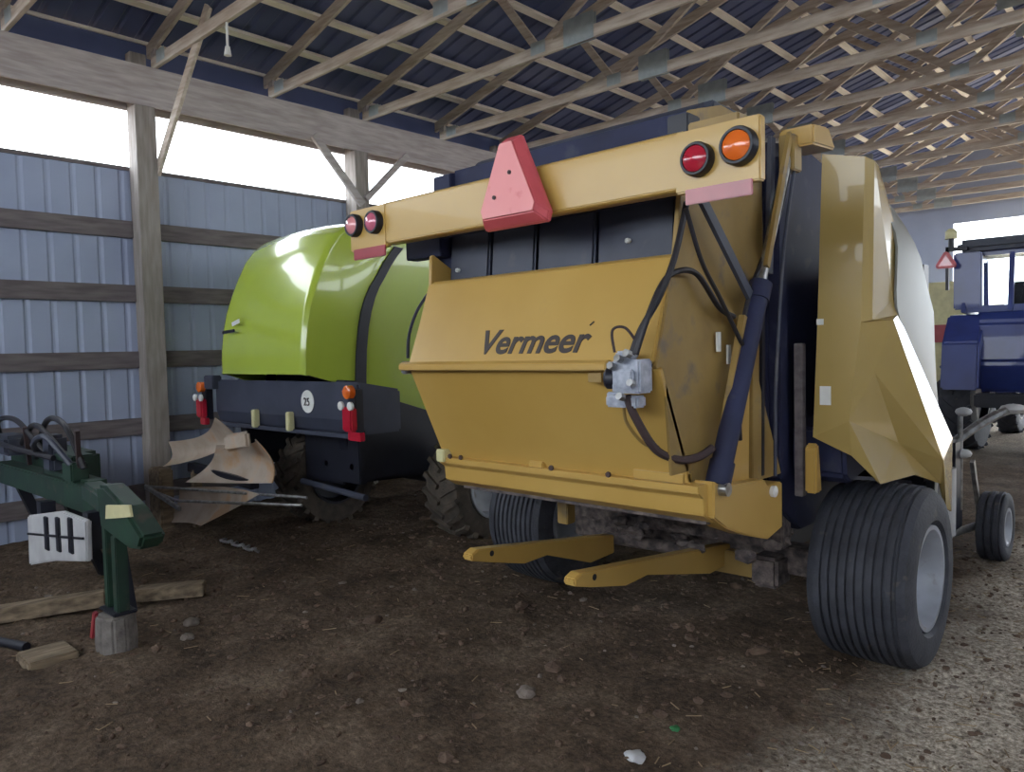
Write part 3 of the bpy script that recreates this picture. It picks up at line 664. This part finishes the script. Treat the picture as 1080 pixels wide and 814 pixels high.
# panel seam trim, logo shape and handle recess
MB().bar((-7.19,3.555,1.985),(-6.93,3.545,2.0), .01,.03,(0,0,1)).build('handle', 'black', gb, bevel=.004)
MB().bar((-7.02,3.57,2.06),(-6.86,3.565,2.09), .006,.04,(0,0,1)).build('maker_badge', 'white', gb, bevel=.002)
strip_out = [(4.70,2.75),(4.63,2.68),(4.55,2.58),(4.47,2.46),(4.405,2.37),(4.35,2.265),(4.30,2.13),(4.265,1.99),(4.235,1.78),(4.22,1.535),(4.215,1.38)]
MB().prism(side_in+strip_out[::-1], -5.83, -5.77).build('black_gap_strip', 'black', gb)
MB().prism(side_in+strip_out[::-1], -7.43, -7.37).build('black_gap_strip', 'black', gb)
bp_ = [(4.70,2.76),(4.9,2.83),(5.3,2.86),(6.2,2.72),(6.75,2.2),(6.9,1.5),(6.8,.95),(5.25,1.06)]
sidepoly = strip_out+[(5.25,1.06),(6.8,.95),(6.9,1.5),(6.75,2.2),(6.2,2.72),(5.3,2.86),(4.9,2.83)]
for xa, xb in ((-5.84,-5.79),(-7.41,-7.36)):
    MB().prism(sidepoly, xa, xb).build('side_panel', 'green', gb, bevel=.012)
MB().prism([(4.2,1.4),(4.25,2.2),(4.5,2.75),(4.9,2.82),(5.3,2.84),(6.2,2.70),(6.7,2.2),(6.8,1.0),(5.2,1.0)], -7.35, -5.85).build('chamber_body', 'black', gb, bevel=.01)
MB().surf(lambda u, v: (GL+(GR-GL)*u, 4.50+v*1.6, 3.0-.10*v**2-.02+.05*math.cos((2*u-1)*PI/2)-.12*max(0,(abs(2*u-1)-.8)/.2)**2), 24, 10, th=(0,0,-.02)).build('top_panel', 'green', gb, smooth=True)
MB().prism([(4.6,2.74),(4.6,2.92),(6.1,2.82),(6.2,2.7)], -5.88,-5.82).build('top_edge', 'green', gb, bevel=.02)
# dark lower body
MB().prism([(3.70,1.08),(3.66,1.20),(3.66,1.52),(4.10,1.44),(4.10,1.08)], -7.62, -5.12).build('rear_bumper', 'char', gb, bevel=.02)
MB().prism([(3.9,1.08),(3.9,1.52),(4.1,1.50),(4.25,1.37),(5.25,1.06),(6.6,.9),(6.6,.6),(3.95,.6)], -5.80, -5.66).build('lower_side', 'black', gb, bevel=.01)
MB().prism([(3.9,1.08),(3.9,1.52),(4.1,1.50),(4.25,1.37),(5.25,1.06),(6.6,.9),(6.6,.6),(3.95,.6)], -7.60, -7.46).build('lower_side', 'black', gb, bevel=.01)
MB().prism([(4.0,.55),(4.0,1.15),(6.6,1.0),(6.6,.45)], -6.5, -5.86).build('undercarriage', 'black', gb, bevel=.01)
MB().box(-7.74,-7.54,3.60,3.70,1.42,1.56).build('lamp_arm', 'slate', gb, bevel=.01)
for x, s_ in ((-5.16,1),(-7.80,-1)):
    MB().box(x-.05,x+.05,3.62,3.70,1.10,1.46).build('lamp_bracket', 'black', gb, bevel=.006)
    MB().disc([(0,0),(0,.055),(.05,.055),(.06,.04),(.06,0)], (x,3.62,1.44), (0,-1,0), 18).build('amber_lamp', 'amber', gb, smooth=True)
    MB().box(x-.065,x+.065,3.56,3.63,1.12,1.32).build('red_lamp', 'red', gb, bevel=.015)
    MB().box(x-.0,x+.17 if s_>0 else x+.12,3.57,3.62,1.05,1.12).build('red_reflector', 'red', gb, bevel=.006)
    for q in (-1,1): MB().disc([(0,0),(0,.035),(.02,.035),(.03,0)], (x+q*.065,3.57,1.33), (0,-1,0), 14).build('white_lamp', 'white', gb, smooth=True)
pl_ = MB().disc([(0,0),(0,.10),(.006,.10),(.006,0)], (-5.865,3.655,1.34), (0,-1,0), 28).build('round_speed_plate', 'white', gb)
pl_.scale = (1,1,1)
text_mesh('25', .10, 'letter', 'lettering', pl_, (-5.92,3.644,1.305), (PI/2,0,0), offset=.0, shear=0)
for x in (-6.75,-6.13):
    MB().box(x-.03,x+.03,3.60,3.66,1.07,1.24).build('yellow_chock_hook', 'cream', gb, bevel=.008)
MB().box(-7.6,-5.1,3.64,3.68,1.05,1.085).build('bumper_edge', 'slate', gb, bevel=.004)
MB().tube([(-6.9,5.0,.50),(-5.2,5.0,.50)], .06, 12).build('axle', 'black', gb, smooth=True)
lug_tyre(gb, (-5.12,5.0,.50), .52, .46, .29, 1)
lug_tyre(gb, (-6.90,4.50,.50), .52, .42, .29, -1)
MB().disc([(0,0),(0,.06),(.04,.05),(.05,0)], (-4.88,5.3,.62), (1,0,0), 14).build('red_hub_cap', 'red', gb)
MB().tube([(-6.4,3.9,.55),(-5.4,3.9,.50)], .03, 8).build('bale_ramp_bar', 'slate', gb, smooth=True)
MB().bar((-6.0,6.8,.7),(-6.4,8.8,.6), .14,.14).build('tongue', 'black', gb, bevel=.01)
for x in (-6.02,-5.62):
    MB().disc([(0,0),(0,.03),(.02,.03),(.02,0)], (x,3.94,.75), (0,-1,0), 10).build('frame_bolt', 'steel', gb)
MB().box(-6.3,-5.5,3.92,4.0,.60,1.05).build('rear_cross_plate', 'black', gb, bevel=.01)

# ------------------------------------------------------------------ PLOUGH by the wall
pw = thing('mouldboard_plough', 'old mouldboard plough with curved steel boards between the near post and green baler', 'plough', (-7.7, 3.3, 0))
def board(c00, c10, c11, c01, bul, m='mould', name='mouldboard'):
    c = [Vector(q) for q in (c00,c10,c11,c01)]; bul = Vector(bul)
    fn = lambda u, v: (c[0]*(1-u)*(1-v)+c[1]*u*(1-v)+c[2]*u*v+c[3]*(1-u)*v) + bul*math.sin(PI*u)*.5*(1+v) + bul*.6*math.sin(PI*v)
    MB().surf(fn, 14, 10, th=(0,.012,0)).build(name, m, pw, smooth=True)
board((-8.20,3.32,.60),(-6.75,3.42,.95),(-6.90,3.30,1.18),(-8.20,3.40,.86), (0,.12,-.06))
board((-7.60,3.30,.50),(-6.15,3.44,.62),(-6.20,3.32,1.02),(-7.10,3.40,.90), (0,.14,-.03))
board((-7.95,3.22,.05),(-7.30,3.30,.10),(-6.25,3.36,.52),(-7.80,3.32,.42), (0,.10,.02))
MB().box(-8.16,-7.86,3.16,3.30,-.02,.62).build('frame_leg', 'plank', pw, bevel=.02)
MB().bar((-6.62,3.26,.96),(-6.22,3.28,1.02), .05,.16,(0,0,1)).build('share_point', 'mould', pw, bevel=.05)
MB().tube([(-7.95,3.05,.46),(-5.85,3.60,.50)], .014, 8).build('tension_rod', 'steel', pw, smooth=True)
MB().tube([(-7.95,3.05,.44),(-7.2,3.05,.40),(-5.85,3.55,.44)], .014, 8).build('tension_rod', 'steel', pw, smooth=True)
MB().bar((-7.95,3.05,.46),(-7.0,2.98,.36), .03,.04).build('draft_link', 'steel', pw, bevel=.004)
MB().bar((-7.8,3.46,.62),(-6.6,3.52,.55), .09,.09).build('plough_beam', 'black', pw, bevel=.006)
for x, y in ((-7.7,3.46),):
    MB().box(x-.04,x+.04,y-.04,y+.04,-.03,.60).build('support_leg', 'plank', pw)
m = MB()
for i in range(6): m.tube(bez([(-6.9+i*.11,3.3,.015),(-6.86+i*.11,3.34,.03),(-6.80+i*.11,3.28+.03*(i%2),.03),(-6.77+i*.11,3.33,.015)],3), .014, 6)
single(m, 'chain', 'steel', 'short rusty chain lying on the dirt in front of the plough', 'chain', smooth=True)

# ------------------------------------------------------------------ OLD GREEN IMPLEMENT at the left
im = thing('farm_implement', 'old dark green tractor implement with hoses at the left edge, propped on a stand', 'farm implement', (-6.0, 1.9, 0))
MB().bar((-8.2,1.9,.75),(-5.3,1.85,.80), .16,.18).build('main_beam', 'greenold', im, bevel=.012)
MB().box(-6.85,-5.75,1.80,2.0,.66,.90).build('gearbox_housing', 'greenold', im, bevel=.04)
MB().box(-6.45,-6.05,1.82,1.98,1.0,1.06).build('top_plate', 'greenold', im, bevel=.012)
MB().box(-6.15,-5.95,1.78,1.9,.88,1.02).build('valve_body', 'greenold', im, bevel=.012)
MB().box(-8.4,-6.6,2.0,2.2,.70,1.02).build('seed_box', 'greenold', im, bevel=.03)
for x, yy in ((-7.9,2.2),(-6.6,2.2),(-5.6,2.0)):
    MB().bar((x,yy,-.02),(x,1.92,.72), .08,.08,(0,1,0)).build('support_leg', 'black', im)
wp = MB(); wp.prism([(-6.62,.20),(-6.0,.34),(-5.34,.45),(-5.32,.72),(-5.8,.72),(-6.6,.585)], 1.66, 1.70, 'Y'); wpo = wp.build('slotted_panel', 'whitegrey', im, bevel=.01)
for x in (-6.12,-5.86,-5.60):
    MB().box(x-.035,x+.035,1.645,1.665,.40+(x+6.12)*.12,.64+(x+6.12)*.12).build('slot', 'black', wpo, bevel=.004)
MB().bar((-6.58,1.655,.45),(-5.36,1.655,.60), .014, .014).build('slot', 'black', wpo)
MB().box(-6.5,-6.4,1.70,1.80,.4,.7).build('panel_bracket', 'black', im); MB().box(-5.5,-5.4,1.70,1.80,.5,.75).build('panel_bracket', 'black', im)
for i, pts in enumerate([
  [(-8.1,1.9,.95),(-7.9,1.8,1.22),(-7.3,1.8,1.26),(-6.8,1.85,1.02)],
  [(-7.7,1.9,.95),(-7.2,1.85,1.18),(-6.7,1.8,1.24),(-6.3,1.85,1.04)],
  [(-7.2,1.9,.95),(-6.7,1.85,1.28),(-6.1,1.8,1.28),(-5.9,1.85,.98)],
  [(-6.9,1.9,.95),(-6.5,1.7,1.12),(-6.2,1.7,1.20),(-6.0,1.8,1.0)],
  [(-8.2,1.9,.95),(-7.6,1.75,1.05),(-6.9,1.7,1.06),(-6.4,1.8,1.02)]]):
    hose(pts, .022, 'hose' if i != 3 else 'slate', im)
MB().box(-7.95,-7.5,1.75,1.95,.95,1.12).build('valve_body', 'slate', im, bevel=.03); MB().box(-6.75,-6.55,1.82,1.95,.88,1.18).build('valve_body', 'slate', im, bevel=.03)
MB().bar((-7.2,1.85,.9),(-7.1,1.8,1.22), .03,.03,(0,1,0)).build('control_lever', 'hosebrown', im); MB().bar((-6.0,1.85,.9),(-5.85,1.8,1.26), .03,.03,(0,1,0)).build('control_lever', 'hosebrown', im)
# tongue arm and stand
MB().bar((-5.75,1.85,.84),(-5.02,1.72,.86), .14,.13).build('arm', 'greenold', im, bevel=.02)
to = MB(); to.prism([(-5.05,.98),(-4.92,.99),(-4.62,.90),(-4.36,.76),(-4.42,.68),(-4.60,.66),(-5.0,.72)], 1.64, 1.78, 'Y'); to.build('hitch_arm', 'greenold', im, bevel=.02)
MB().prism([(-4.86,.80),(-4.46,.865),(-4.48,.93),(-4.84,.885)], 1.625, 1.638, 'Y').build('cream_label', 'cream', im)
MB().box(-4.98,-4.92,1.64,1.70,.24,.74).build('stand_tube', 'greenold', im, bevel=.006)
MB().box(-4.84,-4.77,1.64,1.71,.24,.70).build('stand_tube', 'greenold', im, bevel=.006)
MB().box(-5.00,-4.76,1.61,1.75,.225,.245).build('stand_foot', 'black', im, bevel=.006)
ck = MB(); ck.disc([(0,0),(0,.115),(.1,.12),(.245,.112),(.25,.10),(.25,0)], (-4.87,1.66,-.03), (0,0,1), 10)
single(ck, 'concrete_block', 'concrete', 'dirty round concrete block under the stand of the green implement', 'block', bevel=.02)
single(MB().box(-5.16,-4.90,1.20,1.46,-.03,.045), 'wood_block', 'plank', 'small flat wood scrap on the dirt in front of the concrete block', 'wood block', bevel=.01)
single(MB().bar((-6.05,1.20,.05),(-5.75,1.90,.07), .13,.10), 'timber', 'plank', 'dirty timber beam lying across the dirt at the left edge', 'timber', bevel=.008)
single(MB().bar((-5.72,2.10,.05),(-5.45,2.48,.055), .14,.09), 'timber', 'plank', 'short timber end poking out behind the implement stand', 'timber', bevel=.008)
single(MB().tube([(-6.1,1.0,.02),(-5.70,1.12,.03),(-5.25,1.28,.03)], .028, 10), 'steel_pipe', 'black', 'thin dark pipe lying on the dirt left of the concrete block', 'pipe', smooth=True)
single(MB().bar((-5.16,1.62,.0),(-5.14,1.64,.17), .05,.03,(0,1,0)), 'metal_tab', 'reflect', 'small rust red metal piece standing beside the concrete block', 'scrap metal', bevel=.006)

# ------------------------------------------------------------------ TRACTOR far right
tr = thing('tractor', 'blue cab tractor parked beyond the yellow baler at the right edge', 'tractor', (-2.2, 14.5, 0))
tx = -2.15
MB().prism([(13.2,.95),(13.0,1.4),(13.05,2.0),(13.3,2.25),(14.4,2.25),(14.6,1.6),(14.6,.95)], tx-.55, tx+.55).build('rear_body', 'blue', tr, bevel=.05)
for s_ in (-1,1):
    xa, xb = sorted((tx+s_*.45, tx+s_*.95))
    MB().prism([(12.75,1.0),(12.85,1.7),(13.2,2.12),(13.9,2.15),(14.5,1.8),(14.7,1.3),(14.55,1.3),(14.3,1.75),(13.8,1.98),(13.3,1.95),(13.0,1.6),(12.92,1.0)], xa, xb).build('fender', 'blue', tr, bevel=.03)
    lug_tyre(tr, (tx+s_*.80,13.8,.88), .90, .46, .48, s_, 'rubber')
    lug_tyre(tr, (tx+s_*.70,16.7,.60), .62, .34, .34, s_, 'rubber')
MB().prism([(14.6,1.0),(14.6,2.0),(16.2,1.95),(17.0,1.7),(17.1,1.0)], tx-.42, tx+.42).build('hood', 'blue', tr, bevel=.08)
cab = MB()
for x in (tx-.72, tx-.12, tx+.72):
    cab.bar((x,13.15,2.15),(x,13.3,3.05), .07,.07,(0,1,0))
for x in (tx-.72, tx+.72):
    cab.bar((x,14.7,1.95),(x,14.6,3.05), .07,.07,(0,1,0))
cab.bar((tx-.72,13.2,2.20),(tx+.72,13.2,2.20), .08,.10); cab.bar((tx-.72,13.3,3.03),(tx+.72,13.3,3.03), .08,.08)
for x in (tx-.72, tx+.72): cab.bar((x,13.2,2.20),(x,14.7,2.05), .06,.10); cab.bar((x,13.3,3.03),(x,14.6,3.03), .06,.08)
cab.build('cab_frame', 'blue', tr, bevel=.01)
MB().box(tx-.80,tx+.80,13.05,14.75,3.06,3.24).build('cab_roof', 'slate', tr, bevel=.06)
for x0, x1 in ((tx-.48,tx-.16),(tx-.08,tx+.68)):
    MB().prism([(x0,2.25),(x1,2.25),(x1,2.99),(x0,2.99)], 13.235, 13.245, 'Y').build('window_pane', 'glass', tr)
MB().prism([(13.85,2.0),(13.80,2.35),(13.9,2.62),(14.0,2.62),(14.05,2.0)], tx-.26, tx+.26).build('seat', 'black', tr, bevel=.06)
MB().bar((tx-.35,14.45,2.0),(tx-.1,14.3,2.45), .04,.04).build('steering_column', 'black', tr)
MB().box(tx-.86,tx-.48,13.14,13.22,2.2,3.06).build('cab_corner_panel', 'blue', tr, bevel=.02)
sg = MB().prism([(-3.20,2.83),(-2.95,2.83),(-2.93,2.88),(-3.05,3.08),(-3.10,3.08),(-3.22,2.88)], 12.98, 13.02, 'Y').build('slow_vehicle_triangle', 'pinkdark', tr, bevel=.01)
MB().prism([(-3.17,2.865),(-2.98,2.865),(-3.075,3.03)], 12.97, 12.985, 'Y').build('triangle_face', 'red', sg)
MB().box(-3.09,-3.05,13.02,13.08,2.5,3.15).box(-3.09,-2.8,13.02,13.08,3.08,3.14).build('sign_bracket', 'black', tr)
be = MB().tube([(-3.02,13.05,3.14),(-3.02,13.05,3.28)], .04, 12).build('beacon_stem', 'black', tr, smooth=True)
MB().tube([(-3.02,13.05,3.27),(-3.02,13.05,3.38),(-3.02,13.05,3.42)], [.085,.08,.04], 16).build('beacon_lens', 'cream', be, smooth=True)
MB().box(tx-.5,tx+.5,12.75,13.0,.75,.95).build('drawbar_frame', 'black', tr, bevel=.02)
# tan implement standing between baler and tractor
ts = thing('hay_wagon', 'pale tan and red farm wagon half hidden behind the baler, left of the tractor', 'wagon', (-4.0, 17.5, 0))
MB().box(-4.6,-3.35,17.0,18.8,.9,2.9).build('wagon_box', 'cream', ts, bevel=.03)
MB().box(-4.62,-3.33,16.96,17.0,1.7,2.05).build('red_band', 'reflect', ts)
for x in (-4.45,-3.5): 
    for y in (17.3,18.5): ribbed_tyre(ts, (x,y,.38), .39, .22, .2, 3)
MB().box(-4.5,-3.45,17.1,18.7,.5,.92).build('wagon_frame', 'black', ts)

# ------------------------------------------------------------------ loose things on the dirt
def rock(x, y, r, m, name, label, cat, sq=.6):
    b = MB(); bmesh.ops.create_icosphere(b.b, subdivisions=3, radius=r)
    for v in b.b.verts:
        v.co *= 1+.35*noise.noise(v.co*(1.6/r)+Vector((x,y,0))); v.co.z *= sq
        v.co += Vector((x, y, gz(x,y)+r*sq*.45))
    o = b.build(name, m, None, smooth=True); o['label'] = label; o['category'] = cat
rock(-2.606,2.861-.02,.05,'stone','stone','round grey stone on bare dirt below the two bale arms','stone')
rock(-1.80,2.64,.045,'whitegrey','stone','pale flat stone at the bottom edge of the picture','stone',.4)
rock(-1.79,2.95,.022,'weed','green_scrap','tiny bright green scrap on the dirt near the front','scrap',.5)
rock(-4.95,2.15,.05,'stone','stone','light broken stone right of the implement stand','stone',.5)
rock(-4.72,2.02,.04,'stone','stone','small pale stone to the right of the concrete block','stone',.5)
rock(-4.05,2.95,.06,'clod','dirt_clod','large brown clod on the dirt in front of the green baler','clod',.5)
def scatter(n, xr, yr, rr, m, name, label, cat, straw=False, dens=None):
    verts = []; faces = []
    ico = bmesh.new(); bmesh.ops.create_icosphere(ico, subdivisions=1, radius=1); iv = [v.co.copy() for v in ico.verts]; fi = [[v.index for v in f.verts] for f in ico.faces]; ico.free()
    for _ in range(n):
        x = random.uniform(*xr); y = random.uniform(*yr)
        if dens and random.random() > dens(x, y): continue
        z = gz(x, y); base = len(verts)
        if straw:
            a = random.random()*PI; L = random.uniform(*rr); d = Vector((math.cos(a), math.sin(a), random.uniform(-.1,.15)))*L; s_ = Vector((-math.sin(a), math.cos(a), 0))*.0022
            p = Vector((x,y,z+.006))
            for q in (p-d-s_, p-d+s_, p+d+s_, p+d-s_): verts.append(q)
            for q in (p-d-s_, p-d+s_, p+d+s_, p+d-s_): verts.append(q+Vector((0,0,.003)))
            faces += [[base+i for i in f] for f in ((0,3,2,1),(4,5,6,7),(0,1,5,4),(1,2,6,5),(2,3,7,6),(3,0,4,7))]
        else:
            r = random.uniform(rr[0], rr[1])*random.random()**1.2+.004; R_ = Matrix.Rotation(random.random()*6,3,'Z'); sx, sy, sz = random.uniform(.7,1.5), random.uniform(.6,1.1), random.uniform(.4,.8)
            for v in iv:
                q = R_ @ Vector((v.x*sx, v.y*sy, v.z*sz))*r*(1+random.uniform(-.2,.2)); verts.append(q+Vector((x,y,z+r*sz*.3)))
            faces += [[base+i for i in f] for f in fi]
    me = bpy.data.meshes.new(name); me.from_pydata(verts, [], faces); me.materials.append(M[m])
    o = bpy.data.objects.new(name, me); COL.objects.link(o); o['label'] = label; o['category'] = cat; o['kind'] = 'stuff'
scatter(6000, (-7.5,.2), (1.0,8.0), (.004,.022), 'clod', 'dirt_crumbs', 'crumbled brown soil scattered over the shed floor', 'soil')
scatter(420, (-6.5,-1.7), (1.8,6.5), (.02,.05), 'clod', 'soil_clods', 'larger broken soil clods lying in the wheel ruts', 'soil')
scatter(2600, (-7.5,.2), (1.0,8.5), (.006,.024), 'stone', 'gravel', 'pale gravel bits scattered over the dirt, thickest at the right', 'gravel', dens=lambda x, y: .12+.88*max(0, min(1, (x+1.8)/1.2)))
scatter(3200, (-6.5,.2), (1.2,8.5), (.015,.045), 'straw', 'straw', 'loose straw strewn over the dirt floor', 'straw', True, dens=lambda x, y: .08+.92*max(0, min(1, (x+2.0)/1.4)))

# ------------------------------------------------------------------ light
w_ = bpy.data.worlds.new('sky'); bpy.context.scene.world = w_; w_.use_nodes = True
bg = w_.node_tree.nodes['Background']; bg.inputs[0].default_value = (.86, .93, 1.0, 1); bg.inputs[1].default_value = 4.2

su = bpy.data.lights.new('sun', 'SUN'); su.energy = 9; su.angle = math.radians(1); su.color = (1, .95, .88)
so_ = bpy.data.objects.new('sun', su); COL.objects.link(so_)
sd = Vector((-.52, -.30, -1.0)).normalized(); so_.rotation_euler = sd.to_track_quat('-Z', 'Y').to_euler()
# ------------------------------------------------------------------ camera
F = 803.0; p = math.atan(38/F); r = math.radians(1.35); a = math.atan2(.682, .731)
R0 = Vector((math.cos(a), math.sin(a), 0)); F0 = Vector((-math.sin(a), math.cos(a), 0)); U0 = Vector((0,0,1))
f = F0*math.cos(p)-U0*math.sin(p); u1 = U0*math.cos(p)+F0*math.sin(p)
rt = R0*math.cos(r)-u1*math.sin(r); up = u1*math.cos(r)+R0*math.sin(r)
cam = bpy.data.cameras.new('camera'); co = bpy.data.objects.new('camera', cam); COL.objects.link(co)
cam.sensor_fit = 'HORIZONTAL'; cam.sensor_width = 36; cam.lens = F/1080*36; cam.clip_end = 300; cam.clip_start = .05
mw = Matrix((rt, up, -f)).transposed().to_4x4(); mw.translation = Vector((0,0,1.75)); co.matrix_world = mw
sc = bpy.context.scene; sc.camera = co
sc.view_settings.view_transform = 'Standard'; sc.view_settings.look = 'None'; sc.view_settings.gamma = 1; sc.view_settings.use_curve_mapping = False
sc.view_settings.exposure = .92
